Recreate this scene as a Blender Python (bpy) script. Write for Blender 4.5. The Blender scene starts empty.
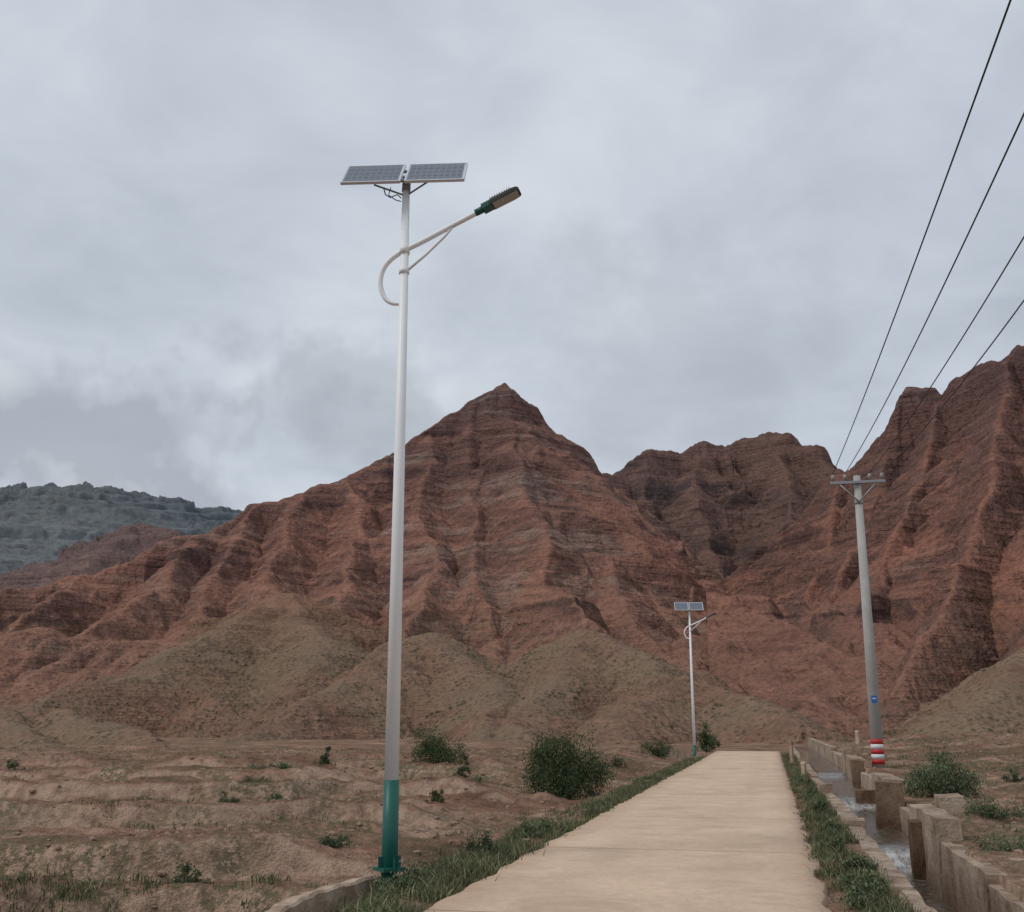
import bpy, math, random
import numpy as np
from mathutils import Vector, Matrix
random.seed(4); rng=np.random.default_rng(7)
scene=bpy.context.scene
PITCH=math.radians(13.6); F=1100.0; CAMZ=1.6
cp,sp=math.cos(PITCH),math.sin(PITCH)
# survey helper: photographed bearing at a known ground distance -> world position
def W(px,py,D):
    u=px-512; v=456-py
    y=F*cp-v*sp
    return (u/y*D, D, CAMZ+(F*sp+v*cp)/y*D)
# road frame: t = metres right of road centre, s = metres along road
C0=np.array([-1.31,0.0]); DV=np.array([.2223,.975]); NV=np.array([.975,-.2223])
def TS(t,s): return (C0[0]+NV[0]*t+DV[0]*s, C0[1]+NV[1]*t+DV[1]*s)
def toTS(x,y):
    dx=x-C0[0]; dy=y-C0[1]
    return dx*NV[0]+dy*NV[1], dx*DV[0]+dy*DV[1]
# ------------------------------------------------------------ noise
_a=np.linspace(0,2*np.pi,256,endpoint=False); _GX=np.cos(_a); _GY=np.sin(_a)
def pn(x,y,seed=0):
    x=np.asarray(x,float); y=np.asarray(y,float)
    xi=np.floor(x).astype(np.int64); yi=np.floor(y).astype(np.int64)
    fx=x-xi; fy=y-yi
    def g(ix,iy,dx,dy):
        h=(ix*374761393+iy*668265263+seed*144269504)&0xffffffff
        h=((h^(h>>13))*1274126177)&0xffffffff
        h=(h^(h>>16))&255
        return _GX[h]*dx+_GY[h]*dy
    u=fx*fx*fx*(fx*(fx*6-15)+10); v=fy*fy*fy*(fy*(fy*6-15)+10)
    a=g(xi,yi,fx,fy); b=g(xi+1,yi,fx-1,fy); c=g(xi,yi+1,fx,fy-1); d=g(xi+1,yi+1,fx-1,fy-1)
    return ((a+(b-a)*u)+((c+(d-c)*u)-(a+(b-a)*u))*v)*1.4
def fbm(x,y,o=4,seed=0,gain=.5):
    r=0;a=1
    for i in range(o):
        r=r+a*pn(x*2**i,y*2**i,seed+i); a*=gain
    return r
def ridged(x,y,o=3,seed=0):
    r=0;a=1;n=0
    for i in range(o):
        r=r+a*np.abs(pn(x*2**i,y*2**i,seed+i)); n+=a; a*=.5
    return r/n*2.2
def sstep(a,b,x):
    t=np.clip((x-a)/(b-a),0,1); return t*t*(3-2*t)
# ------------------------------------------------------------ mesh utils
def mesh_from(name,verts,faces,mats=(),smooth=False,fm=None):
    me=bpy.data.meshes.new(name)
    me.from_pydata([tuple(v) for v in verts],[],[tuple(f) for f in faces])
    for m in mats: me.materials.append(m)
    if fm is not None: me.polygons.foreach_set('material_index',fm)
    if smooth: me.polygons.foreach_set('use_smooth',[True]*len(me.polygons))
    me.update()
    ob=bpy.data.objects.new(name,me); scene.collection.objects.link(ob)
    return ob
def grid_mesh(name,X,Y,Z,mat,smooth=True):
    n,m=X.shape
    me=bpy.data.meshes.new(name)
    co=np.stack([X,Y,Z],-1).reshape(-1,3).astype(np.float32)
    idx=np.arange(n*m).reshape(n,m)
    q=np.stack([idx[:-1,:-1],idx[:-1,1:],idx[1:,1:],idx[1:,:-1]],-1).reshape(-1,4)
    me.vertices.add(len(co)); me.vertices.foreach_set('co',co.ravel())
    me.loops.add(q.size); me.loops.foreach_set('vertex_index',q.ravel().astype(np.int32))
    me.polygons.add(len(q))
    me.polygons.foreach_set('loop_start',np.arange(0,q.size,4,dtype=np.int32))
    me.polygons.foreach_set('loop_total',np.full(len(q),4,dtype=np.int32))
    me.update(calc_edges=True)
    if smooth: me.polygons.foreach_set('use_smooth',np.ones(len(me.polygons),bool))
    me.materials.append(mat)
    ob=bpy.data.objects.new(name,me); scene.collection.objects.link(ob)
    if len(me.polygons) and me.polygons[0].normal.z<0: me.flip_normals()
    return ob
def empty(name,loc=(0,0,0),rz=0,sc=1):
    e=bpy.data.objects.new(name,None); scene.collection.objects.link(e)
    e.location=loc; e.rotation_euler[2]=rz; e.scale=(sc,)*3; e.empty_display_size=.3
    return e
def par(o,e): o.parent=e; return o
def tube(name,pts,rad,mat,n=14,cap=True,smooth=True):
    pts=[Vector(p) for p in pts]
    if not hasattr(rad,'__len__'): rad=[rad]*len(pts)
    V=[];Fc=[]
    up=None
    for i,p in enumerate(pts):
        a=pts[max(i-1,0)]; b=pts[min(i+1,len(pts)-1)]
        t=(b-a).normalized()
        if up is None:
            up=Vector((1,0,0)) if abs(t.x)<.9 else Vector((0,1,0))
        u=(up-t*up.dot(t)).normalized(); w=t.cross(u); up=u
        for k in range(n):
            an=2*math.pi*k/n
            V.append(p+(u*math.cos(an)+w*math.sin(an))*rad[i])
    for i in range(len(pts)-1):
        for k in range(n):
            Fc.append((i*n+k,i*n+(k+1)%n,(i+1)*n+(k+1)%n,(i+1)*n+k))
    if cap:
        Fc.append(tuple(range(n-1,-1,-1))); Fc.append(tuple(range((len(pts)-1)*n,len(pts)*n)))
    o=mesh_from(name,V,Fc,[mat],smooth)
    if smooth and cap:
        o.data.polygons[-1].use_smooth=False; o.data.polygons[-2].use_smooth=False
    return o
def box(name,c,size,mat,R=None,bevel=0.006):
    sx,sy,sz=[a/2 for a in size]
    V=[Vector((x,y,z)) for x in(-sx,sx) for y in(-sy,sy) for z in(-sz,sz)]
    if R is not None: V=[R@v for v in V]
    V=[v+Vector(c) for v in V]
    Fc=[(0,1,3,2),(4,6,7,5),(0,4,5,1),(2,3,7,6),(0,2,6,4),(1,5,7,3)]
    o=mesh_from(name,V,Fc,[mat])
    if bevel:
        b=o.modifiers.new('b','BEVEL'); b.width=bevel; b.segments=2
    return o
# ------------------------------------------------------------ materials
def newmat(name,rough=.9):
    m=bpy.data.materials.new(name); m.use_nodes=True
    nt=m.node_tree; b=nt.nodes['Principled BSDF']; b.inputs['Roughness'].default_value=rough
    b.inputs['Specular IOR Level'].default_value=.25
    return m,nt,b
def nd(nt,t,**k):
    n=nt.nodes.new(t)
    for a,v in k.items():
        if a in n.inputs: n.inputs[a].default_value=v
        else: setattr(n,a,v)
    return n
def noise(nt,vec,scale,detail=6,rough=.55,dist=0):
    n=nd(nt,'ShaderNodeTexNoise'); n.inputs['Scale'].default_value=scale
    n.inputs['Detail'].default_value=min(detail,4); n.inputs['Roughness'].default_value=rough
    n.inputs['Distortion'].default_value=dist
    nt.links.new(vec,n.inputs['Vector']); return n.outputs['Fac']
def ramp(nt,fac,stops):
    r=nt.nodes.new('ShaderNodeValToRGB'); e=r.color_ramp.elements
    while len(e)<len(stops): e.new(.5)
    for i,(p,c) in enumerate(stops):
        e[i].position=p; e[i].color=(c,c,c,1) if not hasattr(c,'__len__') else (*c,1)
    nt.links.new(fac,r.inputs['Fac']); return r.outputs['Color']
def mix(nt,fac,a,b,mode='MIX'):
    m=nt.nodes.new('ShaderNodeMix'); m.data_type='RGBA'; m.blend_type=mode
    for s,v in ((m.inputs[0],fac),(m.inputs[6],a),(m.inputs[7],b)):
        if isinstance(v,(int,float)): s.default_value=v
        elif isinstance(v,tuple): s.default_value=(*v,1)
        else: nt.links.new(v,s)
    return m.outputs[2]
def mth(nt,op,a,b=None,clamp=False):
    m=nt.nodes.new('ShaderNodeMath'); m.operation=op; m.use_clamp=clamp
    for i,v in enumerate((a,b)):
        if v is None: continue
        if isinstance(v,(int,float)): m.inputs[i].default_value=v
        else: nt.links.new(v,m.inputs[i])
    return m.outputs[0]
def pos(nt,scale=(1,1,1)):
    g=nt.nodes.new('ShaderNodeNewGeometry')
    m=nt.nodes.new('ShaderNodeVectorMath'); m.operation='MULTIPLY'
    nt.links.new(g.outputs['Position'],m.inputs[0]); m.inputs[1].default_value=scale
    return m.outputs[0],g
def bump(nt,b,h,strength,dist):
    n=nt.nodes.new('ShaderNodeBump'); n.inputs['Strength'].default_value=strength; n.inputs['Distance'].default_value=dist
    nt.links.new(h,n.inputs['Height']); nt.links.new(n.outputs['Normal'],b.inputs['Normal'])
def simple(name,col,rough=.6,metal=0,var=.15,vs=6,spec=.3):
    m,nt,b=newmat(name,rough); p,g=pos(nt)
    f=noise(nt,p,vs,3)
    c=mix(nt,f,tuple(x*(1-var) for x in col),tuple(min(1,x*(1+var)) for x in col))
    nt.links.new(c,b.inputs['Base Color']); b.inputs['Metallic'].default_value=metal
    b.inputs['Specular IOR Level'].default_value=spec
    return m
def rockmat(name,strata,talus,veg,vegz=(40,90),vegamt=.5,size=1.0,talamt=1.0,bd=1.6,beds=.52,dark=None,dotamt=None):
    m,nt,b=newmat(name,.95)
    b.inputs['Specular IOR Level'].default_value=.05
    p,g=pos(nt)
    ps,_=pos(nt,(.009/size,.009/size,.075/size))
    st=noise(nt,ps,1.0,4,.6,.3)
    n=len(strata)
    c=ramp(nt,st,[(.34+.34*i/(n-1),strata[i]) for i in range(n)])
    pt,_=pos(nt,(.016/size,.016/size,.34/size))
    th=noise(nt,pt,1.0,3,.65)
    sx=nt.nodes.new('ShaderNodeSeparateXYZ'); nt.links.new(g.outputs['Normal'],sx.inputs[0])
    big=noise(nt,p,.014/size,3)
    slope=mth(nt,'ADD',sx.outputs['Z'],mth(nt,'MULTIPLY',mth(nt,'SUBTRACT',big,.5),.7))
    tal=mth(nt,'MULTIPLY',ramp(nt,slope,[(.58,0.0),(.80,1.0)]),talamt)
    tx=noise(nt,p,.07/size,4,.68)
    tc=ramp(nt,tx,[(.3,tuple(x*.7 for x in talus)),(.7,tuple(x*1.12 for x in talus))])
    c=mix(nt,tal,c,tc)
    c=mix(nt,mth(nt,'SUBTRACT',beds,mth(nt,'MULTIPLY',tal,beds*.5)),c,ramp(nt,th,[(.36,.42),(.45,.95),(.58,1.0),(.66,1.45)]),'MULTIPLY')
    c=mix(nt,.8,c,ramp(nt,big,[(.3,(.78,.82,.86)),(.7,(1.15,1.04,.98))]),'MULTIPLY')
    fs=noise(nt,p,.5/size,3,.75)
    c=mix(nt,.75,c,ramp(nt,fs,[(.32,.58),(.5,1.0),(.7,1.3)]),'MULTIPLY')
    pz=nt.nodes.new('ShaderNodeSeparateXYZ'); nt.links.new(p,pz.inputs[0])
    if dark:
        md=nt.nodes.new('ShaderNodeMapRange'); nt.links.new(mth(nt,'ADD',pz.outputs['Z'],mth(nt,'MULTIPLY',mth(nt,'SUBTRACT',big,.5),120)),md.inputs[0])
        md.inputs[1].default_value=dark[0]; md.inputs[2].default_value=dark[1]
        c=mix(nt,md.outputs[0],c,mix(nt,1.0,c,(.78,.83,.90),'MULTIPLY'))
    if vegamt>0:
        mr=nt.nodes.new('ShaderNodeMapRange'); nt.links.new(pz.outputs['Z'],mr.inputs[0])
        mr.inputs[1].default_value=vegz[0]; mr.inputs[2].default_value=vegz[1]; mr.inputs[3].default_value=1; mr.inputs[4].default_value=0
        va=mth(nt,'MULTIPLY',mr.outputs[0],ramp(nt,big,[(.4,.12),(.58,1.0)]))
        c=mix(nt,mth(nt,'MULTIPLY',va,vegamt),c,veg)
        vo=nd(nt,'ShaderNodeTexVoronoi'); vo.inputs['Scale'].default_value=.55/size; nt.links.new(p,vo.inputs['Vector'])
        dots=mth(nt,'MULTIPLY',ramp(nt,vo.outputs['Distance'],[(.22,1.0),(.48,0.0)]),mr.outputs[0])
        dots=mth(nt,'MULTIPLY',dots,ramp(nt,tx,[(.35,.1),(.6,1.0)]))
        c=mix(nt,mth(nt,'MULTIPLY',dots,dotamt if dotamt else min(1,.45+vegamt)),c,(.058,.058,.036))
    nt.links.new(c,b.inputs['Base Color'])
    h=mth(nt,'ADD',mth(nt,'MULTIPLY',tx,3.6),mth(nt,'ADD',mth(nt,'MULTIPLY',th,1.4),mth(nt,'MULTIPLY',fs,.9)))
    bump(nt,b,h,1.0,bd*size)
    return m
# ------------------------------------------------------------ mountains
def mountain(name,ridges,az,r,mat,seed=0,warp=5,terr=1.0,detail=2.0,floor=-25,ds=22,apron=None,g2k=.5,per=31):
    A=np.radians(np.linspace(az[0],az[1],az[2]))
    R=np.linspace(0,1,r[2]); R=r[0]+(r[1]-r[0])*(R**1.15)
    AA,RR=np.meshgrid(A,R)
    X=RR*np.sin(AA); Y=RR*np.cos(AA)
    xw=X+fbm(X/60,Y/60,3,seed+50)*warp; yw=Y+fbm(X/60,Y/60,3,seed+60)*warp
    H=np.full(X.shape,float(floor))
    if apron:
        ap=np.minimum((Y-apron[0])*apron[1],apron[3])*(1-sstep(apron[4],apron[4]+90,Y))
        H=np.maximum(H,ap+ridged(X/40,Y/150,3,seed+5)*apron[2]-apron[2]*.6)
        H=np.where(Y>apron[4]+90,floor,H)
    for ri,rd in enumerate(ridges):
        P=[W(*q) for q in rd['p']]
        s0=ri*137.0
        k1,dc,k2=rd.get('k',(1.0,40,.62)); gw=rd.get('gw',26); ga=rd.get('ga',9); rn=rd.get('round',2.0); ta=rd.get('top',.22)
        for a,b in zip(P[:-1],P[1:]):
            L=math.hypot(b[0]-a[0],b[1]-a[1])+1e-6
            ux,uy=(b[0]-a[0])/L,(b[1]-a[1])/L
            tt=np.clip(((xw-a[0])*ux+(yw-a[1])*uy),0,L)
            qx=a[0]+ux*tt; qy=a[1]+uy*tt
            d=np.hypot(xw-qx,yw-qy)
            zr=a[2]+(b[2]-a[2])*tt/L
            base=zr-np.where(d<dc,k1*d,k1*dc+k2*(d-dc))
            msk=base>H-ga*1.4
            if msk.any():
                dm=d[msk]; s=s0+tt[msk]
                de=np.sqrt(dm*dm+rn*rn)-rn
                prof=np.where(de<dc,k1*de,k1*dc+k2*(de-dc))
                wv=pn(dm/45,s/70,seed+3)*.8
                an=np.arctan2(yw[msk]-qy[msk],xw[msk]-qx[msk])*16/gw
                g=ridged(s/gw+wv+an,dm/(gw*6)+ri*3.1,2,seed+ri*7)
                g2=ridged(s/(gw*.3)+wv*2+an*2,dm/(gw*2.5)+ri,3,seed+ri*7+3)
                g=1-np.clip(g,0,1.3)
                amp=ga*sstep(0,50,dm)+ta*ga*sstep(0,7,dm)
                hh=zr[msk]-prof+amp*(g-.5)*1.25-ga*g2k*sstep(3,25,dm)*(g2-.5)
                Hm=H[msk]; H[msk]=np.maximum(Hm,hh)
            s0+=L
    H+=fbm(X/ds,Y/ds,5,seed+90,.55)*detail
    dip=(X*.035-Y*.02)+fbm(X/120,Y/120,3,seed+70)*7
    Z=H+dip
    mk=np.clip(.38+fbm(X/60,Y/60,3,seed+75)*1.5,0,1)*sstep(10,45,H)*terr
    k=per/31
    H=H+mk*k*(3.6*np.sin(2*np.pi*Z/per)+1.0*np.sin(2*np.pi*Z/(12.3*k)+1)+.3*np.sin(2*np.pi*Z/(4.7*k)))
    # run every edge of the sheet under the surrounding ground
    e=sstep(r[0],r[0]+45,RR+fbm(X/25,Y/25,2,seed+8)*6)
    H=-14+(H+14)*e
    return grid_mesh(name,X,Y,H,mat,True)

red=[(.115,.067,.056),(.17,.093,.075),(.23,.122,.094),(.17,.096,.078),(.31,.205,.16),(.17,.1,.083)]
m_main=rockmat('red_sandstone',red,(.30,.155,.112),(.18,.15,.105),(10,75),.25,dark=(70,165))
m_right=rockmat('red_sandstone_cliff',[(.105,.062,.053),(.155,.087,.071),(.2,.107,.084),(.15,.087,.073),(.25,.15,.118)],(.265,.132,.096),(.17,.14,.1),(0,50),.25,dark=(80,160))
m_foot=rockmat('foothill_soil',[(.2,.11,.077),(.26,.142,.098),(.25,.155,.11)],(.26,.148,.102),(.19,.155,.107),(22,52),.6,.75,.85,1.4,.5,None,.9)
m_back=rockmat('brown_rock',[(.085,.06,.055),(.13,.083,.072),(.17,.105,.088),(.125,.083,.072)],(.17,.10,.082),(.12,.11,.08),(600,700),.0,1.3)
m_farred=rockmat('hazy_red_rock',[(.15,.11,.105),(.18,.125,.115),(.2,.145,.13)],(.185,.13,.118),(.15,.145,.125),(200,300),.0,2)  # aerial haze painted in: red rock colours paled, no volume
m_far=rockmat('hazy_grey_rock',[(.115,.135,.148),(.13,.148,.16),(.15,.165,.173)],(.135,.153,.163),(.12,.145,.14),(900,1000),.0,9,1.0,.08,.15)  # blue-grey aerial haze put into the base colours, not a volume

A=dict(p=[(-150,660,430),(0,597,500),(60,583,520),(130,562,550),(200,533,580),(250,508,610),(300,492,630),(350,477,650),(395,455,665),(430,430,680),(468,402,695),(490,386,700),(500,381,701),(512,392,702),(530,406,704),(540,417,705),(558,430,706),(580,464,706),(612,503,700),(640,540,670),(670,580,620),(705,625,550),(750,690,430)],k=(1.3,45,.95),ga=13,gw=27)
sp_k=(1.0,30,.85)
main=[A,
 dict(p=[(503,388,700),(515,440,650),(528,500,580),(535,520,545),(550,575,480),(575,622,400)],k=sp_k,gw=17,ga=8),
 dict(p=[(430,435,675),(420,500,600),(438,560,520),(410,620,420),(380,665,340)],k=sp_k,gw=17,ga=8),
 dict(p=[(468,405,690),(465,480,630),(480,540,560),(470,590,480)],k=sp_k,gw=17,ga=7),
 dict(p=[(350,480,645),(360,530,590),(345,580,500),(330,630,410)],k=sp_k,gw=16,ga=7),
 dict(p=[(300,492,630),(285,540,560),(265,590,480),(220,630,400),(150,676,320)],k=sp_k,gw=17,ga=8),
 dict(p=[(250,510,605),(225,560,540),(190,610,460)],k=sp_k,gw=17,ga=7),
 dict(p=[(200,533,580),(150,590,480),(60,640,400),(-30,690,320)],k=sp_k,gw=17,ga=8),
 dict(p=[(90,574,530),(20,625,450),(-60,670,360)],k=sp_k,gw=17,ga=8),
 dict(p=[(560,435,702),(575,490,640),(600,550,560),(630,610,470),(665,660,390)],k=sp_k,gw=16,ga=8),
 dict(p=[(612,505,698),(640,570,600),(680,630,500),(715,675,410)],k=sp_k,gw=16,ga=7)]
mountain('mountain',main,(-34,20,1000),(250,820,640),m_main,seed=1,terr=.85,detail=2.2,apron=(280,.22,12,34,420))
right=[dict(p=[(838,470,640),(860,455,620),(885,432,600),(903,420,590),(906,386,588),(935,382,580),(942,400,578),(950,380,570),(985,362,540),(1010,345,520),(1030,338,500),(1100,300,470),(1250,260,430),(1400,300,400)],k=(2.6,34,.72),ga=16,gw=15,round=.5,top=.5),
 dict(p=[(838,470,640),(830,540,560),(800,610,480),(775,665,420),(768,700,350)],k=(1.2,25,.75),gw=16,ga=8),
 dict(p=[(890,432,598),(870,520,530),(835,590,450),(800,660,370)],k=(1.3,25,.72),gw=14,ga=7),
 dict(p=[(940,400,578),(920,480,500),(885,560,430),(850,640,350),(830,700,290)],k=(1.6,25,.7),gw=16,ga=8),
 dict(p=[(1010,350,520),(1000,430,440),(980,520,380),(945,600,320),(895,685,260)],k=(1.6,25,.7),gw=16,ga=7),
 dict(p=[(1100,300,470),(1120,420,380),(1090,540,310),(1040,630,260)],k=(1.3,25,.7),gw=16,ga=7)]
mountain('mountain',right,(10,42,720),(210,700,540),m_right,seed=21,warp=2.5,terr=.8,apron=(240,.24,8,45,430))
back=[dict(p=[(540,540,880),(600,480,950),(620,470,980),(650,452,1000),(668,453,1010),(705,442,1020),(735,446,1010),(760,434,1000),(790,436,990),(820,452,960),(838,464,930),(900,530,850)],k=(1.3,50,.85),ga=24,gw=45),
 dict(p=[(705,442,1020),(690,490,930),(715,560,800),(730,610,680)],k=(1.1,40,.85),gw=30,ga=15),
 dict(p=[(770,435,1000),(790,500,880),(775,560,760),(755,625,620)],k=(1.1,40,.85),gw=30,ga=15),
 dict(p=[(650,452,1000),(640,510,900),(680,580,760)],k=(1.1,40,.85),gw=30,ga=15)]
mountain('mountain',back,(1,24,480),(430,1150,420),m_back,seed=33,warp=8,detail=3,terr=1.3,apron=(420,.26,14,140,1000))
fk=(.62,18,.55)
foot=[dict(p=[(290,592,430),(240,625,370),(150,665,310),(40,700,255),(-80,728,215)],gw=13,ga=9,k=fk,round=3),
 dict(p=[(290,592,430),(320,640,350),(300,690,280)],gw=13,ga=8,k=fk,round=3),
 dict(p=[(430,632,330),(400,655,300),(330,690,265),(230,738,215)],gw=10,ga=7,k=fk,round=3),
 dict(p=[(430,632,330),(470,660,300),(490,700,255),(480,738,205)],gw=10,ga=7,k=fk,round=3),
 dict(p=[(585,627,330),(560,660,300),(530,700,255),(520,740,200)],gw=10,ga=7,k=fk,round=3),
 dict(p=[(585,627,330),(640,655,300),(655,695,255)],gw=10,ga=7,k=fk,round=3),
 dict(p=[(700,672,270),(650,700,240),(600,738,190)],gw=8,ga=5,k=fk,round=3),
 dict(p=[(700,672,270),(750,695,245),(800,733,195)],gw=8,ga=5,k=fk,round=3),
 dict(p=[(1100,620,270),(1024,662,240),(980,692,215),(930,728,185)],gw=8,ga=5,k=fk,round=3),
 dict(p=[(60,715,230),(130,725,205),(180,745,175)],gw=8,ga=4,k=fk,round=3),
 dict(p=[(-60,690,260),(0,722,215),(40,748,170)],gw=8,ga=4,k=fk,round=3)]
mountain('foothills',foot,(-36,40,1200),(110,470,460),m_foot,seed=44,warp=5,terr=.9,detail=1.7,floor=-12,per=13)
farred=[dict(p=[(-200,600,1500),(-60,590,1550),(0,578,1600),(60,560,1600),(100,537,1600),(140,522,1600),(180,532,1600),(220,556,1600),(260,580,1600)],k=(.8,60,.55),gw=70,ga=25),
 dict(p=[(140,522,1600),(90,560,1400),(40,590,1250)],k=(.6,60,.5),gw=60,ga=20)]
mountain('mountain',farred,(-36,-8,300),(1000,1900,200),m_farred,seed=55,warp=15,detail=5,ds=70)
far=[dict(p=[(-300,500,2900),(-100,502,2900),(0,496,2900),(70,488,2900),(110,492,2900),(160,501,2900),(222,515,2900),(300,560,2900)],k=(.5,100,.42),gw=200,ga=50,round=40,top=0),
 dict(p=[(70,488,2900),(60,530,2500),(20,560,2300)],k=(.5,100,.45),gw=150,ga=40,round=20,top=0),
 dict(p=[(160,501,2900),(170,540,2500)],k=(.5,100,.45),gw=150,ga=40,round=20,top=0)]
mountain('mountain',far,(-36,-4,360),(2200,3150,300),m_far,seed=66,warp=20,detail=3,ds=300,terr=0,g2k=.12)

# ------------------------------------------------------------ ground
def ground_h(x,y):
    t,s=toTS(x,y)
    small=fbm(x/.35,y/.35,3,9)*.018
    lump=fbm(x/1.3,y/1.3,4,5)*.035+small
    yy=y+fbm(x/14,y/40,3,15)*3.0
    fld=-.86-.042*(np.clip(y,13,56)-15)
    fade=.3+1.1*np.clip(fbm(x/5,y/8,2,19)+.5,0,1)
    for ys,dz,w_ in ((15.6,.30,.12),(18.2,.50,.15),(22.5,.36,.18),(27.5,.34,.22),(34,.34,.3),(43,.36,.4),(54,.34,.5)):
        e=ys+pn(x/9,x*0+ys,17)*1.5
        fld=fld+dz*sstep(e-w_,e+w_,yy+fbm(x/.7,y/.7,2,int(ys))*.2)+.10*fade*np.exp(-((yy-e-w_*1.4-.1)/(.18+w_*.8))**2)
    fld=fld+.035*np.sin(yy*2*np.pi/.75+fbm(x/4,y/2,2,27)*2)*np.clip(fbm(x/9,y/6,2,28)+.3,0,1)
    near=sstep(-7,-4.0,t)
    fld=fld*(1-near)+near*np.minimum(fld,-.45)
    fld=fld+.28*np.clip(fbm(x/2.6,y/1.6,3,23)-.3,0,1)+lump*2.0
    L=sstep(-3.6,-2.2,t)
    left=fld*(1-L)+(-.05+lump*.25)*L
    rise=.0+.35*sstep(14,30,s)+.25*sstep(30,60,s)
    rgt=rise+lump*1.8+.3*sstep(6,9,t)*(1+pn(x/4,y/4,31))*.6+.3*np.clip(fbm(x/2.5,y/2.5,3,33)-.25,0,1)
    mid=-.02+lump*.15
    h=np.where(t<-1.5,left,mid)
    h=np.where(t>3.55,rgt-.04,h)
    h=np.where(np.abs(t)<1.85,-.04,h)
    cr=sstep(64,86,s)*np.where(np.abs(t)<7,1,.35)
    h=h-cr*1.8
    r=np.hypot(x,y)
    far=sstep(90,140,r)
    h=h*(1-far)+(-2.0+fbm(x/25,y/25,3,40)*.6)*far
    inc=(t>2.47)&(t<3.62)&(s>-25)&(s<72)
    return np.where(inc,-1.5,h)
def spaced(a,b,n,g):
    return a+(b-a)*((np.exp(np.linspace(0,1,n)*g)-1)/(math.exp(g)-1))
tl=np.unique(np.concatenate([-spaced(45,3600,45,4.5),np.arange(-45,-12,.26),np.arange(-12,-1.9,.1),[-1.85,-1.5],np.linspace(-1.4,1.4,6),[1.5,1.85],np.arange(1.95,2.45,.1),[2.46,2.48,3.61,3.63],np.arange(3.7,12,.1),np.arange(12,30,.35),spaced(30,3600,45,4.5)]))
sl=np.unique(np.concatenate([-spaced(26,3600,30,4.5),np.arange(-25.5,7,1.0),np.arange(7,32,.07),np.arange(32,70,.2),np.arange(70,140,.9),spaced(140,3600,45,3.5),[-25.02,-24.98,71.98,72.02]]))
TT,SS=np.meshgrid(tl,sl)
GX,GY=TS(TT,SS); GZ=ground_h(GX,GY)
m,nt,b=newmat('dirt_ground',.97); b.inputs['Specular IOR Level'].default_value=.05
p,g=pos(nt)
c=ramp(nt,noise(nt,p,.3,4,.68),[(.34,(.165,.09,.062)),(.5,(.265,.152,.105)),(.66,(.385,.26,.19))])
n35=noise(nt,p,3.0,4,.78)
c=mix(nt,.9,c,ramp(nt,n35,[(.32,.42),(.5,1.0),(.68,1.35)]),'MULTIPLY')
n25=noise(nt,p,22,3,.75)
c=mix(nt,.7,c,ramp(nt,n25,[(.3,.5),(.55,1.05),(.7,1.3)]),'MULTIPLY')
sx=nt.nodes.new('ShaderNodeSeparateXYZ'); nt.links.new(g.outputs['Normal'],sx.inputs[0])
c=mix(nt,mth(nt,'MULTIPLY',ramp(nt,sx.outputs['Z'],[(.7,.9),(.93,0.0)]),ramp(nt,n35,[(.35,.3),(.6,1.0)])),c,(.47,.33,.24))
vf=ramp(nt,noise(nt,p,.2,4,.7,.5),[(.45,0.0),(.56,1.0)])
vd=ramp(nt,noise(nt,p,7,3,.8),[(.44,0.0),(.54,1.0)])
c=mix(nt,mth(nt,'MULTIPLY',mth(nt,'MULTIPLY',vf,vd),.75),c,(.1,.1,.055))
nt.links.new(c,b.inputs['Base Color'])
bump(nt,b,mth(nt,'ADD',n35,mth(nt,'MULTIPLY',n25,.35)),1.0,.14)
grid_mesh('ground',GX,GY,GZ,m)
# ------------------------------------------------------------ road
rs=np.concatenate([np.arange(-40,5,1.0),np.arange(5,70,.12),np.arange(70,95,1.0)])
cols=np.array([-1.74,-1.69,-1.68,-1.5,-1,-.5,0,.5,1,1.5,1.68,1.69,1.74])
CT,CS=np.meshgrid(cols,rs)
edge=(np.abs(CT)>1.6)
wob=fbm(CS/.9,CS*0+np.sign(CT)*5,4,71)*.08
CT2=CT+np.where(edge,wob,0)
RX,RY=TS(CT2,CS)
RZ=np.where(np.abs(CT)>1.7,-.1,np.where(np.abs(CT)>1.685,.015,.035))+fbm(RX/5,RY/5,2,73)*.008-sstep(64,86,CS)*1.8
m,nt,b=newmat('concrete_road',.88); b.inputs['Specular IOR Level'].default_value=.2
p,g=pos(nt)
def dotaxis(nt,p,v,o):
    n=nt.nodes.new('ShaderNodeVectorMath'); n.operation='DOT_PRODUCT'; nt.links.new(p,n.inputs[0]); n.inputs[1].default_value=(v[0],v[1],0)
    return mth(nt,'SUBTRACT',n.outputs['Value'],o)
sN=dotaxis(nt,p,DV,float(C0@DV)); tN=dotaxis(nt,p,NV,float(C0@NV))
c=ramp(nt,noise(nt,p,.5,4,.65),[(.3,(.50,.36,.255)),(.7,(.65,.48,.345))])
c=mix(nt,.6,c,ramp(nt,noise(nt,p,12,4,.78),[(.3,.7),(.5,1.0),(.7,1.15)]),'MULTIPLY')
n22=noise(nt,p,2.0,4,.72)
edn=nt.nodes.new('ShaderNodeMapRange'); nt.links.new(mth(nt,'ADD',mth(nt,'ABSOLUTE',tN),mth(nt,'MULTIPLY',n22,1.2)),edn.inputs[0]); edn.inputs[1].default_value=1.85; edn.inputs[2].default_value=2.4
c=mix(nt,mth(nt,'MULTIPLY',edn.outputs[0],.7),c,(.36,.235,.16))
st=ramp(nt,noise(nt,p,.8,4,.65,.8),[(.5,0.0),(.66,.6)])
c=mix(nt,st,c,(.41,.295,.21))
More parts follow.
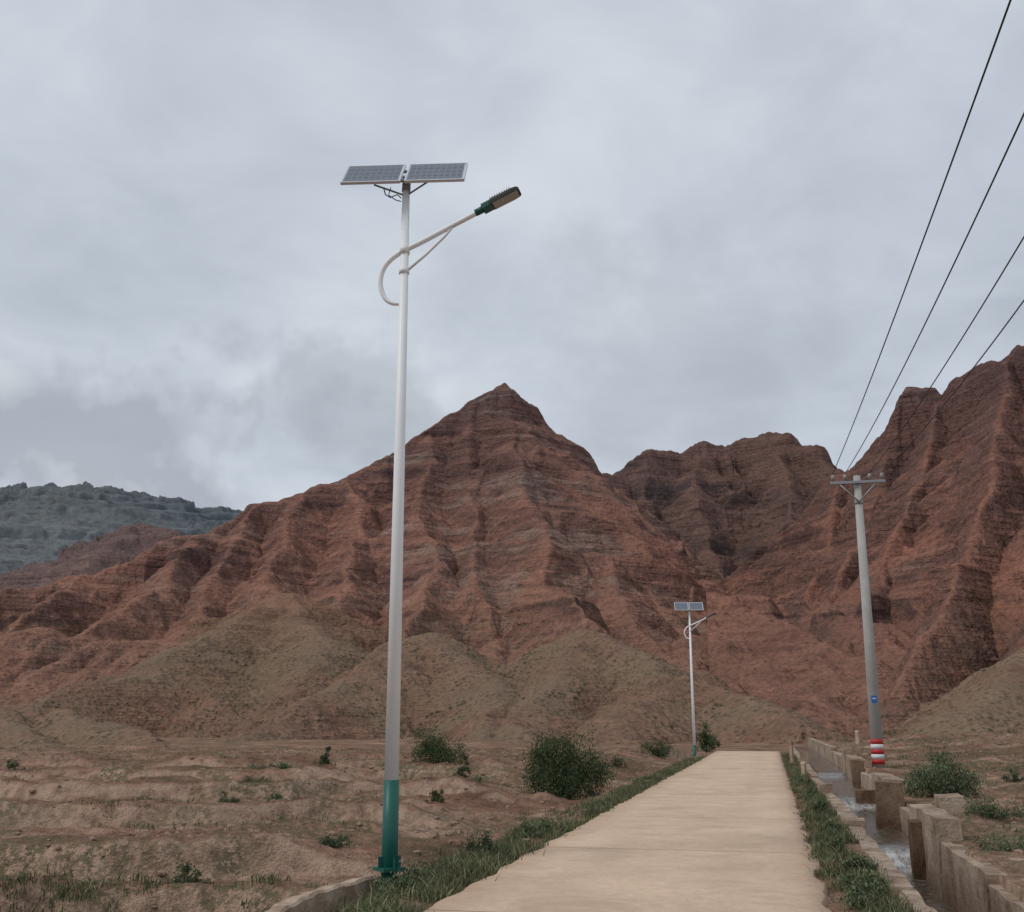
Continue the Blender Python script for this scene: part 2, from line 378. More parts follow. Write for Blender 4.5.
tr_=ramp(nt,mth(nt,'ABSOLUTE',mth(nt,'SUBTRACT',mth(nt,'ABSOLUTE',tN),.75)),[(0,.22),(.35,0.0)])
c=mix(nt,mth(nt,'MULTIPLY',tr_,n22),c,(.37,.28,.2))
fr=mth(nt,'PINGPONG',mth(nt,'ADD',sN,mth(nt,'MULTIPLY',noise(nt,p,1.5,3),.05)),2.5)
jt=nt.nodes.new('ShaderNodeMapRange'); nt.links.new(fr,jt.inputs[0]); jt.inputs[1].default_value=.012; jt.inputs[2].default_value=.03; jt.inputs[3].default_value=.7; jt.inputs[4].default_value=0
c=mix(nt,jt.outputs[0],c,(.19,.125,.085))
nt.links.new(c,b.inputs['Base Color'])
bump(nt,b,mth(nt,'SUBTRACT',noise(nt,p,18,4,.75),jt.outputs[0]),.5,.015)
grid_mesh('road',RX,RY,RZ,m)
# ------------------------------------------------------------ canal
def concmat(name,k,kk=(1,1,1)):
    m,nt,b=newmat(name,.92); p,g=pos(nt)
    f=lambda c:tuple(x*k*y for x,y in zip(c,kk))
    n1=noise(nt,p,1.6,4,.68)
    c=ramp(nt,n1,[(.32,f((.18,.12,.085))),(.5,f((.33,.24,.175))),(.72,f((.48,.39,.3)))])
    n2=noise(nt,p,13,4,.78)
    c=mix(nt,.7,c,ramp(nt,n2,[(.3,.55),(.5,1.0),(.7,1.2)]),'MULTIPLY')
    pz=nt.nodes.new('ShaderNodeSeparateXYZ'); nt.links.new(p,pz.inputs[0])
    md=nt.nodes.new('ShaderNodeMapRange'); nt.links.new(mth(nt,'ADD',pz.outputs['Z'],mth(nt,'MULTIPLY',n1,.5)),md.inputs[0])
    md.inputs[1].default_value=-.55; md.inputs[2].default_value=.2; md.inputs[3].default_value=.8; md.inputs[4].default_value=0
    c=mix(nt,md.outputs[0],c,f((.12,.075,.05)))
    nt.links.new(c,b.inputs['Base Color']); bump(nt,b,mth(nt,'ADD',n2,n1),.9,.035)
    return m
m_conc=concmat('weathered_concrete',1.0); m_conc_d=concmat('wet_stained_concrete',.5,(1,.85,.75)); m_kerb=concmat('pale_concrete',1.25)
def rough_box(t0,t1,s0,s1,z0,z1,step=.2,jit=.03,seed=0):
    nt_=max(1,int((t1-t0)/.1)); ns=max(1,int((s1-s0)/step)); nz=max(1,int((z1-z0)/.15))
    V=[];Fc=[];idx={}
    def vid(i,j,k):
        if (i,j,k) in idx: return idx[(i,j,k)]
        t=t0+(t1-t0)*i/nt_; s=s0+(s1-s0)*j/ns; z=z0+(z1-z0)*k/nz
        j3=[float(pn(t*2+q*9.1+z*1.1,s*1.3+z*1.1+q*3.3,seed+q)) for q in range(3)]
        x,y=TS(t+j3[0]*jit,s+j3[1]*jit); idx[(i,j,k)]=len(V); V.append((x,y,z+j3[2]*jit*1.3)); return idx[(i,j,k)]
    for i in range(nt_):
        for j in range(ns):
            Fc.append((vid(i,j,nz),vid(i+1,j,nz),vid(i+1,j+1,nz),vid(i,j+1,nz)))
            Fc.append((vid(i,j,0),vid(i,j+1,0),vid(i+1,j+1,0),vid(i+1,j,0)))
    for i in range(nt_):
        for k in range(nz):
            Fc.append((vid(i,0,k),vid(i+1,0,k),vid(i+1,0,k+1),vid(i,0,k+1)))
            Fc.append((vid(i,ns,k),vid(i,ns,k+1),vid(i+1,ns,k+1),vid(i+1,ns,k)))
    for j in range(ns):
        for k in range(nz):
            Fc.append((vid(0,j,k),vid(0,j,k+1),vid(0,j+1,k+1),vid(0,j+1,k)))
            Fc.append((vid(nt_,j,k),vid(nt_,j+1,k),vid(nt_,j+1,k+1),vid(nt_,j,k+1)))
    return V,Fc
canal=empty('irrigation_canal')
def canal_part(name,boxes,mat):
    V=[];Fc=[]
    for i,bx in enumerate(boxes):
        v,f=rough_box(*bx,seed=i*5)
        o=len(V); V+=v; Fc+=[tuple(a+o for a in q) for q in f]
    return par(mesh_from(name,V,Fc,[mat]),canal)
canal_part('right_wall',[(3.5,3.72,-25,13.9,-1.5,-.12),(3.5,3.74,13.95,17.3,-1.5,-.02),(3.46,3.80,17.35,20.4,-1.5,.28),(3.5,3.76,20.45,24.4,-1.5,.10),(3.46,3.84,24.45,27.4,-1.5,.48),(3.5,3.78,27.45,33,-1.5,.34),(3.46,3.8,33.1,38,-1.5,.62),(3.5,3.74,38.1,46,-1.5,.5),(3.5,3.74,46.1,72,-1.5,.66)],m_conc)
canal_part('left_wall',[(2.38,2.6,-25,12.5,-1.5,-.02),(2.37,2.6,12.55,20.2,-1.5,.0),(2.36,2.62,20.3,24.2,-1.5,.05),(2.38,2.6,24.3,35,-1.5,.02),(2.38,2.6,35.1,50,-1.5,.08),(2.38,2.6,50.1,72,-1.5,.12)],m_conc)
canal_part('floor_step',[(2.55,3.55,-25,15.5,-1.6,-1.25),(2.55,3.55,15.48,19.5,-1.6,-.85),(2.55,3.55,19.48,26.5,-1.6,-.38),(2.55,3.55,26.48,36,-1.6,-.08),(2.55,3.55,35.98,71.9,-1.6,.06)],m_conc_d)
canal_part('end_wall',[(2.3,3.8,-25.3,-25,-1.6,.0),(2.3,3.8,72,72.3,-1.6,.1)],m_conc)
canal_part('weir_block',[(3.12,3.6,22.4,22.85,-1.2,.52),(3.0,3.55,26.3,26.6,-1.0,.16),(3.3,3.6,31.4,31.9,-.8,.62),(3.28,3.6,18.9,19.3,-1.2,.12)],m_conc_d)
canal_part('drop_pillar',[(3.84,4.2,19.6,20.2,-.6,.46),(2.3,2.66,19.3,19.7,-1.2,.1),(2.3,2.62,27.7,28.1,-1.0,.2),(3.42,3.9,36.5,37.2,-.5,.95),(2.3,2.6,44,44.5,-.5,.55),(3.9,5.2,14.6,14.85,-.5,.06),(3.9,5.6,11.0,11.25,-.5,-.05)],m_conc)
m,nt,b=newmat('canal_water',.1); p,g=pos(nt,(4,4,1.2))
n1=noise(nt,p,2.0,4,.6)
sx=nt.nodes.new('ShaderNodeSeparateXYZ'); nt.links.new(g.outputs['Normal'],sx.inputs[0])
flat=ramp(nt,n1,[(.4,(.07,.055,.042)),(.62,(.14,.115,.09)),(.72,(.4,.38,.35))])
pf,_=pos(nt,(14,14,1.5)); nf=noise(nt,pf,1,4,.6)
fallc=ramp(nt,nf,[(.35,(.22,.21,.19)),(.5,(.55,.56,.56)),(.62,(.85,.86,.87))])
c=mix(nt,ramp(nt,sx.outputs['Z'],[(.6,1.0),(.97,0.0)]),flat,fallc)
nt.links.new(c,b.inputs['Base Color']); b.inputs['Specular IOR Level'].default_value=.5; bump(nt,b,n1,.5,.04)
def water_sheet(prof,name):
    ts=np.linspace(2.61,3.49,16); V=[];Fc=[]
    pr=[]
    for (a,b_) in zip(prof[:-1],prof[1:]):
        n=max(2,int(max(abs(b_[0]-a[0])/.4,abs(b_[1]-a[1])/.06)))
        for i in range(n): pr.append((a[0]+(b_[0]-a[0])*i/n,a[1]+(b_[1]-a[1])*i/n))
    pr.append(prof[-1])
    for (s,z) in pr:
        for t in ts:
            o=float(pn(t*9,s*3,88))*.03; x,y=TS(t,s-abs(o)); V.append((x,y,z+o*.6))
    n=len(ts)
    for i in range(len(pr)-1):
        for j in range(n-1): Fc.append((i*n+j,i*n+j+1,(i+1)*n+j+1,(i+1)*n+j))
    return par(mesh_from(name,V,Fc,[m],True),canal)
water_sheet([(-24.9,-1.17),(14.6,-1.16),(15.1,-1.08),(15.3,-.9),(15.44,-.8),(15.6,-.77),(18.6,-.76),(19.0,-.7),(19.2,-.55),(19.42,-.33),(19.6,-.3),(25.6,-.3),(26.1,-.26),(26.3,-.12),(26.45,-.03),(26.6,-.01),(35.6,0),(35.8,.06),(36.0,.11),(71.9,.12)],'water')
for i,(t,s,h) in enumerate([(2.05,47,.85),(2.2,36,.4),(4.4,44,.8)]):
    x,y=TS(t,s); e=empty('concrete_post',(x,y,0))
    z0=float(ground_h(np.array([x]),np.array([y]))[0])
    par(tube('shaft',[(0,0,z0-.2),(0,0,z0+h)],[.09,.08],m_kerb,4,True,False),e)
    par(tube('cap',[(0,0,z0+h),(0,0,z0+h+.06)],[.1,.05],m_kerb,4,True,False),e)
V=[];Fc=[]
ctl=np.array([(-1.72,14.0),(-1.9,13.5),(-2.1,13.0),(-2.26,12.5),(-2.36,12.0),(-2.4,11.4),(-2.4,10.4)])
tt_=np.linspace(0,6,40); kx=np.interp(tt_,range(7),ctl[:,0]); ky=np.interp(tt_,range(7),ctl[:,1])
for i in range(40):
    ox=float(pn(kx[i]*3,ky[i]*3,77))*.03
    for dx,z in ((-.0,-.8),(-.01,-.2),(.02,-.17),(.16,-.165),(.19,-.19),(.19,-.8)): V.append((kx[i]+dx+ox,ky[i],z+float(pn(ky[i]*4,dx*9,78))*.025))
for i in range(39):
    for k in range(5): Fc.append((i*6+k,i*6+k+1,i*6+k+7,i*6+k+6))
Fc+= [(0,5,4,3,2,1),tuple(len(V)-6+k for k in range(6))]
mesh_from('concrete_kerb',V,Fc,[m_kerb])

# ------------------------------------------------------------ street lamps
m_white=simple('white_painted_steel',(.82,.83,.84),.45,0,.04,2,.4)
m_teal=simple('teal_painted_steel',(.009,.10,.08),.45,0,.25,5,.4)
m_dark=simple('dark_housing',(.028,.03,.03),.5,0,.2,5)
m_cell=simple('solar_cell',(.115,.135,.17),.3,.1,.1,8,.6)
m_grid=simple('panel_backing',(.42,.45,.5),.35,0,.05,4,.5)
m_alu=simple('aluminium_frame',(.62,.64,.66),.4,.5,.05,4,.5)
m_steel=simple('galvanised_steel',(.3,.31,.32),.5,.6,.15,6,.5)
m_led=simple('led_lens',(.36,.36,.33),.3,0,.2,40,.5)
m_cable=simple('black_cable',(.03,.03,.03),.6)
def street_lamp(loc,rz,sc):
    e=empty('street_lamp',loc,rz,sc)
    def rr(z): return .092-.042*z/8.6
    par(tube('pole_base',[(0,0,-.3),(0,0,.99)],[rr(0)+.004,rr(1)+.004],m_teal,24),e)
    par(tube('pole',[(0,0,.99),(0,0,4.5),(0,0,8.62)],[rr(1),rr(4.5),rr(8.6)],m_white,24),e)
    par(tube('flange',[(0,0,-.02),(0,0,.02)],.2,m_teal,4,True,False),e)
    for k in range(4):
        a=k*math.pi/2+.785; par(box('gusset_%d'%(k+1),(math.cos(a)*.11,math.sin(a)*.11,.08),(.07,.008,.12),m_teal,Matrix.Rotation(a,3,'Z'),0),e)
    ctrl=[(-.05,0,6.97),(-.14,0,6.98),(-.235,0,7.04),(-.30,0,7.16),(-.325,0,7.30),(-.30,0,7.45),(-.225,0,7.57),(-.11,0,7.66),(0,0,7.715),(.3,0,7.84),(.65,0,8.0),(1.02,0,8.165)]
    P=[Vector(q) for q in ctrl]; pts=[]
    for i in range(len(P)-1):
        a=P[max(i-1,0)];b_=P[i];c_=P[i+1];d_=P[min(i+2,len(P)-1)]
        for k in range(5):
            t=k/5; pts.append(.5*((2*b_)+(c_-a)*t+(2*a-5*b_+4*c_-d_)*t*t+(3*b_-a-3*c_+d_)*t**3))
    pts.append(P[-1])
    par(tube('arm',pts,[.027+.009*min(1,i/30) for i in range(len(pts))],m_white,14),e)
    par(tube('arm_brace',[(.05,0,7.43),(.3,0,7.63),(.55,0,7.86),(.68,0,8.01)],.019,m_white,10),e)
    par(tube('clamp_top',[(0,0,7.66),(0,0,7.78)],rr(7.7)+.014,m_white,20),e)
    par(tube('clamp_low',[(0,0,7.38),(0,0,7.46)],rr(7.4)+.012,m_white,20),e)
    ang=math.atan2(8.165-7.84,.72); R=Matrix.Rotation(-ang,3,'Y')
    def hp(x,y,z): return Vector((1.0,0,8.16))+R@Vector((x,y,z))
    par(tube('head_socket',[hp(-.04,0,0),hp(.12,0,0)],[.045,.05],m_teal,16),e)
    par(box('head_bracket',hp(.14,0,.0),(.14,.17,.085),m_teal,R,.012),e)
    V=[];Fc=[]
    prof=[(.17,.085,.05),(.24,.105,.06),(.5,.115,.05),(.58,.105,.04),(.61,.07,.025)]
    for (x,w,h) in prof:
        for (yy,zz) in ((-w,-.035),(-w,.01),(-w*.6,h),(w*.6,h),(w,.01),(w,-.035)): V.append(hp(x,yy,zz))
    for i in range(len(prof)-1):
        for k in range(6): Fc.append((i*6+k,i*6+(k+1)%6,(i+1)*6+(k+1)%6,(i+1)*6+k))
    Fc.append((5,4,3,2,1,0)); o=(len(prof)-1)*6; Fc.append(tuple(o+k for k in range(6)))
    par(mesh_from('head_housing',V,Fc,[m_dark]),e)
    for k in range(9): par(box('fin_%d'%(k+1),hp(.22+.035*k,0,.062),(.008,.13,.03),m_dark,R,0),e)
    par(box('led_panel',hp(.40,0,-.037),(.36,.19,.012),m_led,R,.004),e)
    tilt=math.radians(47); RZ=Matrix.Rotation(math.radians(9.5),3,'Z')
    Rp=RZ@Matrix.Rotation(tilt,3,'X')
    O=Vector((-.02,0,8.83))
    for sgn,nm in ((-1,'left'),(1,'right')):
        c_=O+RZ@Vector((sgn*.425,0,0))
        w,l=.80,.66
        par(box('panel_tray_'+nm,c_,(w-.03,l-.03,.02),m_grid,Rp,0),e)
        for q,(dx,dy,sx_,sy_) in enumerate(((0,l/2-.012,w,.026),(0,-l/2+.012,w,.026),(w/2-.012,0,.026,l-.054),(-w/2+.012,0,.026,l-.054))):
            par(box('frame_%s_%d'%(nm,q+1),c_+Rp@Vector((dx,dy,0)),(sx_,sy_,.04),m_alu,Rp,.003),e)
        V=[];Fc=[];nx,ny=9,4
        for i in range(nx):
            for j in range(ny):
                x0=-w/2+.035+i*(w-.07)/nx; x1=x0+(w-.07)/nx-.007; y0=-l/2+.035+j*(l-.07)/ny; y1=y0+(l-.07)/ny-.009
                o=len(V)
                for (a,b_) in ((x0,y0),(x1,y0),(x1,y1),(x0,y1)): V.append(c_+Rp@Vector((a,b_,.0135)))
                Fc.append((o,o+1,o+2,o+3))
        par(mesh_from('cells_'+nm,V,Fc,[m_cell]),e)
        par(box('junction_box_'+nm,c_+Rp@Vector((0,.12,-.03)),(.12,.09,.03),m_dark,Rp,.004),e)
    par(box('support_rail_low',O+Rp@Vector((0,-.18,-.035)),(1.3,.035,.035),m_steel,Rp,0),e)
    par(box('support_rail_high',O+Rp@Vector((0,.18,-.035)),(1.3,.035,.035),m_steel,Rp,0),e)
    par(tube('support_strut_1',[(0,0,8.5),(-.42,-.1,8.66)],.013,m_steel,8),e)
    par(tube('support_strut_2',[(0,0,8.5),(.38,-.05,8.68)],.013,m_steel,8),e)
    par(tube('mast_head',[(0,0,8.56),(0,.02,8.78)],.058,m_steel,16),e)
    par(tube('cable_1',[(-.3,-.05,8.62),(-.27,-.06,8.52),(-.2,-.06,8.47),(-.1,-.06,8.5),(-.05,-.05,8.45)],.008,m_cable,6),e)
    par(tube('cable_2',[(-.2,-.05,8.62),(-.22,-.07,8.5),(-.12,-.07,8.42),(-.05,-.05,8.4)],.007,m_cable,6),e)
    return e
rz=math.atan2(NV[1],NV[0])
street_lamp((-1.42,13.5,-.05),rz,1.0)
street_lamp((9.62,60,-.5),rz,.93)
# ------------------------------------------------------------ utility pole
m_pc=simple('spun_concrete',(.40,.39,.37),.9,0,.22,3,.1)
m_red=simple('red_reflective',(.42,.03,.03),.5,0,.25,9); m_wb=simple('white_reflective',(.6,.6,.6),.5,0,.2,9)
m_blue=simple('blue_enamel',(.02,.12,.4),.4); m_porc=simple('insulator_porcelain',(.32,.30,.28),.3,0,.1,5,.5)
ARM=[-.72,-.36,.36,.72]
def utility_pole(x,y,z0,top,arm=ARM):
    e=empty('utility_pole',(x,y,0),rz)
    par(tube('shaft',[(0,0,z0-.5),(0,0,top)],[.185,.105],m_pc,24),e)
    def r(z): return .185-.08*(z-z0+.5)/(top-z0+.5)
    for k in range(5):
        a=z0+.12+k*.14
        par(tube('band_%d'%(k+1),[(0,0,a),(0,0,a+.14)],r(a)+.004,(m_red,m_wb)[k%2],24,True),e)
    par(box('number_plate',(-.0,-r(2.3)-.008,2.25),(.15,.012,.2),m_blue,None,0),e)
    par(box('number_plate_text',(-.0,-r(2.3)-.018,2.27),(.1,.006,.03),m_wb,None,0),e)
    zc=top-.22
    par(box('crossarm',(0,-.16,zc),(1.62,.07,.08),m_steel,None,.004),e)
    par(tube('brace_1',[(-.55,-.16,zc-.03),(0,-.17,zc-.62)],.022,m_steel,6),e)
    par(tube('brace_2',[(.55,-.16,zc-.03),(0,-.17,zc-.62)],.022,m_steel,6),e)
    par(tube('arm_clamp',[(0,0,zc-.05),(0,0,zc+.05)],r(zc)+.02,m_steel,20),e)
    par(tube('brace_clamp',[(0,0,zc-.66),(0,0,zc-.58)],r(zc)+.025,m_steel,20),e)
    for i,a in enumerate(arm):
        par(tube('insulator_%d'%(i+1),[(a,-.16,zc+.03),(a,-.16,zc+.09),(a,-.16,zc+.1),(a,-.16,zc+.15),(a,-.16,zc+.16),(a,-.16,zc+.21),(a,-.16,zc+.25)],[.02,.02,.07,.055,.065,.04,.03],m_porc,14),e)
    return [Vector((x,y,0))+Matrix.Rotation(rz,3,'Z')@Vector((a,-.16,zc+.27)) for a in arm]
px_,_,_=W(857,480,33)
A1=utility_pole(px_,33,.3,8.95)
A2=utility_pole(-.75,-20,0,8.7)
m_wire=simple('wire',(.02,.02,.022),.5)
wires=empty('power_lines')
for i in range(4):
    a,b_=A1[i],A2[i]; pts=[]
    for k in range(61):
        t=k/60; p_=a.lerp(b_,t); p_.z-=4*(.6,1.1,1.15,1.48)[i]*t*(1-t); pts.append(p_)
    par(tube('wire_%d'%(i+1),pts,.0115,m_wire,6,False),wires)

# ------------------------------------------------------------ vegetation
def folmat(name,c1,c2,c3):
    m,nt,b=newmat(name,.8); g=nt.nodes.new('ShaderNodeNewGeometry')
    c=ramp(nt,g.outputs['Random Per Island'],[(0,c1),(.5,c2),(1,c3)])
    p,_=pos(nt); c=mix(nt,.8,c,ramp(nt,noise(nt,p,1.2,2),[(.35,.6),(.65,1.3)]),'MULTIPLY')
    nt.links.new(c,b.inputs['Base Color']); b.inputs['Specular IOR Level'].default_value=.1
    return m
m_grass=folmat('grass_blades',(.06,.078,.035),(.12,.14,.068),(.27,.23,.145))
m_shrub=folmat('shrub_leaves',(.035,.055,.025),(.065,.09,.04),(.11,.13,.065))
m_weed=folmat('weed_leaves',(.07,.095,.045),(.11,.14,.075),(.17,.185,.115))
def blades(name,P,hmin,hmax,nb,spread,width,mat):
    n=len(P)*nb
    root=np.repeat(P,nb,0)+np.concatenate([rng.normal(0,spread,(n,2)),np.zeros((n,1))],1)
    hs=np.repeat(rng.uniform(.3,1.35,len(P)),nb)*rng.uniform(hmin,hmax,n)
    an=rng.uniform(0,2*np.pi,n); lean=rng.uniform(.1,1.1,n)*hs
    dx=np.cos(an)*lean; dy=np.sin(an)*lean
    a2=rng.uniform(0,np.pi,n); wx=np.cos(a2)*width; wy=np.sin(a2)*width
    V=np.zeros((n,5,3))
    V[:,0]=root+np.stack([-wx,-wy,-.03*np.ones(n)],1); V[:,1]=root+np.stack([wx,wy,-.03*np.ones(n)],1)
    mid=root+np.stack([dx*.35,dy*.35,hs*.6],1)
    V[:,2]=mid+np.stack([wx*.9,wy*.9,0*hs],1); V[:,3]=mid-np.stack([wx*.9,wy*.9,0*hs],1)
    V[:,4]=root+np.stack([dx,dy,hs],1)
    i=np.arange(n)*5
    q=np.stack([i,i+1,i+2,i+3],1); t=np.stack([i+3,i+2,i+4],1)
    me=bpy.data.meshes.new(name)
    me.from_pydata(V.reshape(-1,3).tolist(),[],q.tolist()+t.tolist()); me.materials.append(mat); me.update()
    o=bpy.data.objects.new(name,me); scene.collection.objects.link(o); return o
def place(ts,ss):
    x,y=TS(ts,ss); return np.stack([x,y,ground_h(x,y)],1)
L=[]
n=3200; s=8.5+45*rng.random(n)**1.7; w=np.where(s<20,2.1,.9); t=-1.72-np.abs(rng.normal(0,.42,n))*w
k=fbm(t/.6+3,s/.9,3,101)+.06>0; L.append(place(t[k],s[k]))
n=350; L.append(place(rng.normal(-2.8,.45,n),rng.normal(12.9,1.3,n)))
n=1600; s=10+50*rng.random(n)**1.7; t=1.74+.55*rng.random(n)
k=fbm(t/.5+9,s/.8,3,107)-.0>0; L.append(place(t[k],s[k]))
P=np.concatenate(L); blades('grass',P,.05,.17,20,.07,.0055,m_grass)
L=[]
n=1700; x=rng.uniform(-16,-2.6,n); y=14.6+rng.normal(0,.3,n)+pn(x/4,x*0,3)*.6
k=fbm(x/1.2,y/1.2,2,120)>-.1
L.append(np.stack([x,y,ground_h(x,y)],1)[k])
n=16000; x=rng.uniform(-40,8,n); y=14+60*rng.random(n)**1.4; tt_,ss_=toTS(x,y)
k=(fbm(x/5,y/2.5,3,111)+fbm(x/.8,y/.8,2,112)*.5>.32)&(tt_<-2.5); L.append(np.stack([x,y,ground_h(x,y)],1)[k])
n=6000; t=rng.uniform(4.1,22,n); s=11+55*rng.random(n)**1.3
k=(fbm(t/3,s/3,3,117)+fbm(t/.7,s/.7,2,118)*.5>.2); L.append(place(t[k],s[k]))
P=np.concatenate(L); blades('grass',P,.04,.12,12,.09,.007,m_grass)
m_twig=simple('twig_bark',(.12,.085,.06),.9)
def shrub(name,x,y,w,h,nleaf,mat,leaf=.035,ncl=60,sub=.12):
    z0=float(ground_h(np.array([x]),np.array([y]))[0])-.03
    e=empty(name,(x,y,z0))
    cs=[]
    while len(cs)<ncl:
        v=rng.normal(0,1,3); v/=np.linalg.norm(v); r=rng.random()**.45
        v=v*r; v[2]=abs(v[2])
        a=math.atan2(v[1],v[0]); k=1+.22*math.sin(3*a+x)+.12*math.sin(7*a+y)
        cs.append((v[0]*w/2*k,v[1]*w/2*k*.8,.1*h+v[2]*h*.85*(.8+.35*rng.random())))
    cs=np.array(cs); cs[:,2]=np.maximum(cs[:,2],.06)
    idx=rng.integers(0,ncl,nleaf)
    cl=cs[idx]+rng.normal(0,1,(nleaf,3))*np.array([sub,sub,sub*1.1])*min(1.3,w/2)*rng.uniform(.6,1.3,ncl)[idx][:,None]
    cl[:,2]=np.abs(cl[:,2])
    d=rng.normal(0,1,(nleaf,3)); d[:,2]=np.abs(d[:,2])+.4; d/=np.linalg.norm(d,axis=1)[:,None]
    u=np.cross(d,rng.normal(0,1,(nleaf,3))); u/=np.linalg.norm(u,axis=1)[:,None]
    ln=leaf*rng.uniform(.6,1.5,nleaf)[:,None]
    V=np.stack([cl,cl+d*ln*.5+u*ln*.25,cl+d*ln,cl+d*ln*.5-u*ln*.25],1).reshape(-1,3)
    i=np.arange(nleaf)*4
    par(mesh_from('foliage',V.tolist(),np.stack([i,i+1,i+2,i+3],1).tolist(),[mat]),e)
    for k in range(min(14,ncl)):
        c_=cs[k]; par(tube('branch_%d'%(k+1),[(c_[0]*.08,c_[1]*.08,-.05),(c_[0]*.45,c_[1]*.45,c_[2]*.55),tuple(c_)],[.018,.012,.004],m_twig,5),e)
    return e
def sh(px,py,D,wpx,hpx,n,mat=m_shrub,leaf=.05,**k):
    x=(px-512)/(F*cp+ (py-456)*sp)*D
    sc=D*.985/F
    shrub('shrub',x,D,wpx*sc,hpx*sc,n,mat,leaf,**k)
sh(563,780,31,88,66,22000,leaf=.055,ncl=130)
sh(434,768,43,62,36,7000,leaf=.06)
sh(461,783,33,18,28,1500,leaf=.045,ncl=20)
sh(437,798,27,20,16,1200,ncl=15,leaf=.04)
sh(326,778,36,17,17,1000,ncl=15)
sh(708,752,66,26,26,3000,leaf=.09,ncl=30)
sh(655,753,64,44,16,2500,leaf=.08,ncl=30)
sh(620,765,48,20,12,900,ncl=15)
sh(945,798,22.5,80,40,9000,m_weed,leaf=.045,ncl=60)
sh(190,862,15.5,40,30,1600,m_weed,leaf=.035,ncl=22)
sh(227,805,25,22,15,900,m_weed,leaf=.04,ncl=15)
sh(276,803,25.5,20,13,900,m_weed,leaf=.04,ncl=15)
sh(12,775,37,24,10,700,m_weed,ncl=12)
sh(280,780,35,26,9,600,m_weed,ncl=12)
sh(1015,780,26,18,14,800,m_weed,ncl=12,leaf=.04)
sh(990,820,18,60,14,1500,m_weed,ncl=22,leaf=.035)
sh(1012,850,15,70,16,1500,m_weed,ncl=22,leaf=.03)
for (t,s,w,h) in ((2.05,11.2,.5,.3),(2.1,12.0,.5,.3),(2.15,13.4,.4,.28),(2.0,15.5,.4,.22),(2.1,18,.4,.25),(2.1,22,.4,.25),(-2.6,12.4,.7,.34),(-2.3,11.4,.6,.24),(-2.3,14.6,.6,.3),(-3.1,13.6,.7,.3),(-2.2,17,.6,.25),(4.6,13.6,.8,.2),(5.6,16,1.0,.22),(2.05,26,.5,.3),(2.1,31,.5,.3),(-5.5,17.5,.5,.2),(-8,21,.6,.22),(-11,26,.7,.25),(-6.5,30,.7,.3),(-14,33,.9,.3)):
    x,y=TS(t,s); shrub('weed_plant',float(x),float(y),w,h,1300,m_weed,.034,18)
# ------------------------------------------------------------ stones
ico=[(0,0,-1),(.72,-.53,-.45),(-.28,-.85,-.45),(-.89,0,-.45),(-.28,.85,-.45),(.72,.53,-.45),(.28,-.85,.45),(-.72,-.53,.45),(-.72,.53,.45),(.28,.85,.45),(.89,0,.45),(0,0,1)]
icf=[(0,1,2),(1,0,5),(0,2,3),(0,3,4),(0,4,5),(1,5,10),(2,1,6),(3,2,7),(4,3,8),(5,4,9),(1,10,6),(2,6,7),(3,7,8),(4,8,9),(5,9,10),(6,10,11),(7,6,11),(8,7,11),(9,8,11),(10,9,11)]
ico=np.array(ico); V=[];Fc=[]
N=7000
t=np.where(rng.random(N)<.72,-2.2-38*rng.random(N)**1.3,3.95+16*rng.random(N)); s=10+60*rng.random(N)**1.4
x,y=TS(t,s); z=ground_h(x,y); sz=.012+.06*rng.random(N)**4+ s*.0006
for i in range(N):
    q=ico*rng.uniform(.65,1.2,(12,3))*sz[i]*np.array([1.2,1,.7]); a=rng.random()*6.28
    q=np.stack([q[:,0]*math.cos(a)-q[:,1]*math.sin(a),q[:,0]*math.sin(a)+q[:,1]*math.cos(a),q[:,2]],1)+np.array([x[i],y[i],z[i]+sz[i]*.2])
    o=len(V); V+=q.tolist(); Fc+=[(f[0]+o,f[1]+o,f[2]+o) for f in icf]
mesh_from('stones',V,Fc,[simple('stone',(.27,.185,.135),.95,0,.4,2,.1)])

# ------------------------------------------------------------ world
w=bpy.data.worlds.new("World"); scene.world=w; w.use_nodes=True; nt=w.node_tree
bg=nt.nodes['Background']; bg.inputs['Strength'].default_value=.1
SE,SA=math.radians(50),math.radians(-115)
sky=nt.nodes.new('ShaderNodeTexSky'); sky.sky_type='NISHITA'; sky.sun_disc=False
sky.sun_elevation=SE; sky.sun_rotation=SA; sky.dust_density=2
tc=nt.nodes.new('ShaderNodeTexCoord')
sep=nt.nodes.new('ShaderNodeSeparateXYZ'); nt.links.new(tc.outputs['Generated'],sep.inputs[0])
den=mth(nt,'ADD',mth(nt,'MAXIMUM',sep.outputs['Z'],0),.22)
cmb=nt.nodes.new('ShaderNodeCombineXYZ')
nt.links.new(mth(nt,'DIVIDE',sep.outputs['X'],den),cmb.inputs[0]); nt.links.new(mth(nt,'DIVIDE',sep.outputs['Y'],den),cmb.inputs[1])
cv=cmb.outputs[0]
n1=noise(nt,cv,1.1,4,.52,.3); n2=noise(nt,cv,3.6,4,.6,.4)
f=mth(nt,'ADD',mth(nt,'MULTIPLY',n1,.7),mth(nt,'MULTIPLY',n2,.3))
cl=ramp(nt,f,[(.38,(4.7,5.2,5.85)),(.5,(5.8,6.35,7.05)),(.6,(6.9,7.35,7.95))])
nzs=noise(nt,tc.outputs['Generated'],8,4,.6)
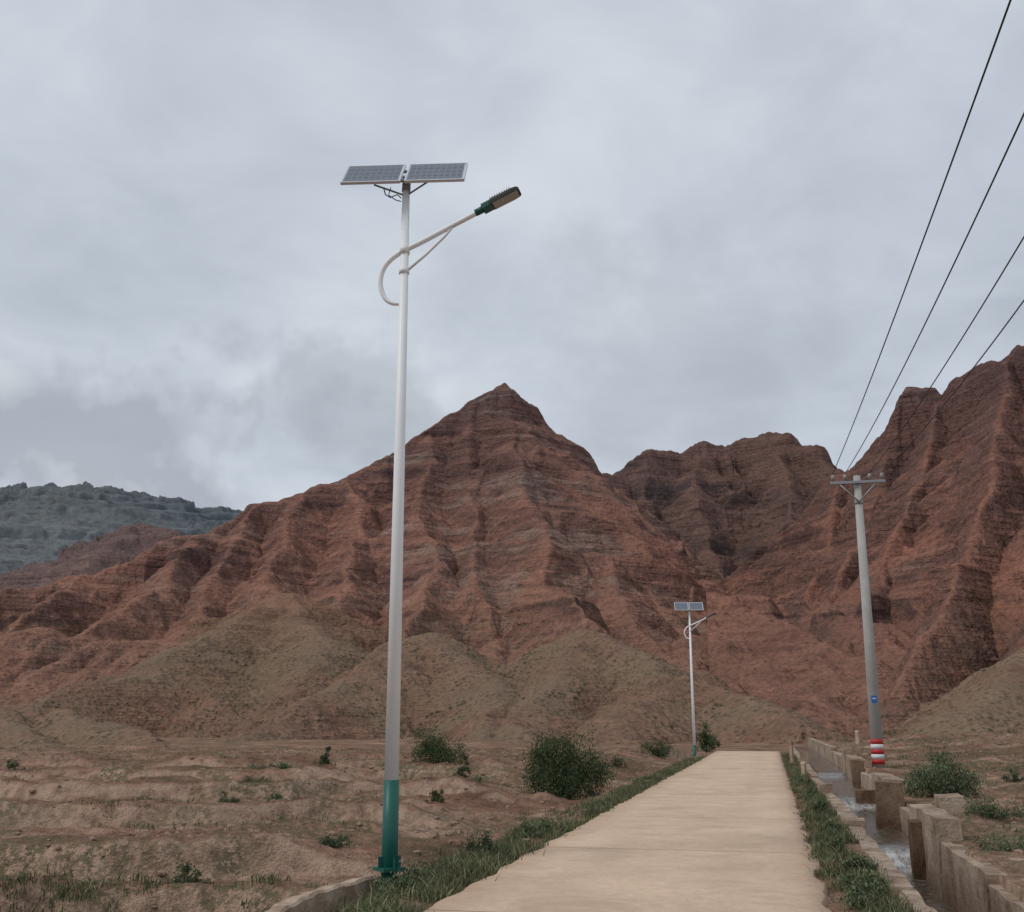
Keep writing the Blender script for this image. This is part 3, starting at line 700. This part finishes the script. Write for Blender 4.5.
def cloudbank(px,py,rad,strength,col,cl,yscale=1.8,nzk=2.4):
    v=Vector(W(px,py,100))-Vector((0,0,CAMZ)); v.normalize()
    d=nt.nodes.new('ShaderNodeVectorMath'); d.operation='SUBTRACT'; nt.links.new(tc.outputs['Generated'],d.inputs[0]); d.inputs[1].default_value=v
    m_=nt.nodes.new('ShaderNodeVectorMath'); m_.operation='MULTIPLY'; nt.links.new(d.outputs[0],m_.inputs[0]); m_.inputs[1].default_value=(1,1,yscale)
    l=nt.nodes.new('ShaderNodeVectorMath'); l.operation='LENGTH'; nt.links.new(m_.outputs[0],l.inputs[0])
    r=mth(nt,'ADD',mth(nt,'DIVIDE',l.outputs['Value'],rad),mth(nt,'MULTIPLY',mth(nt,'SUBTRACT',nzs,.5),nzk))
    msk=mth(nt,'MULTIPLY',ramp(nt,r,[(.45,1.0),(.95,0.0)]),strength)
    return mix(nt,msk,cl,col)
cl=cloudbank(110,430,.2,.8,(3.9,4.2,4.75),cl,2.0,3.2)
cl=cloudbank(240,345,.07,.6,(4.3,4.6,5.15),cl,2.0,3.5)
cl=cloudbank(330,400,.12,.55,(4.3,4.6,5.1),cl,1.5,3.2)
cl=cloudbank(-10,370,.06,.6,(6.8,7.1,7.4),cl,2.0,4)
cl=cloudbank(690,340,.16,.4,(4.6,4.95,5.45),cl,1.3,3)
fin=mix(nt,.92,sky.outputs['Color'],cl)
nt.links.new(fin,bg.inputs['Color'])
try:
    w.cycles.sampling_method='NONE'
except Exception: pass
sd=bpy.data.lights.new('sun','SUN'); sd.energy=1.3; sd.angle=math.radians(14); sd.color=(1,.96,.9)
so=bpy.data.objects.new('sun',sd); scene.collection.objects.link(so)
dirv=Vector((math.sin(SA)*math.cos(SE),math.cos(SA)*math.cos(SE),math.sin(SE)))
so.rotation_euler=dirv.to_track_quat('Z','Y').to_euler(); so.location=(-20,-10,40)
# ------------------------------------------------------------ camera
cd=bpy.data.cameras.new('camera'); cam=bpy.data.objects.new('camera',cd); scene.collection.objects.link(cam)
cd.sensor_width=36; cd.lens=36*F/1024; cd.clip_end=9000; cd.clip_start=.05
cam.location=(0,0,CAMZ); cam.rotation_euler=(math.pi/2+PITCH,0,0)
scene.camera=cam
scene.view_settings.view_transform='Standard'; scene.view_settings.look='None'; scene.view_settings.exposure=0
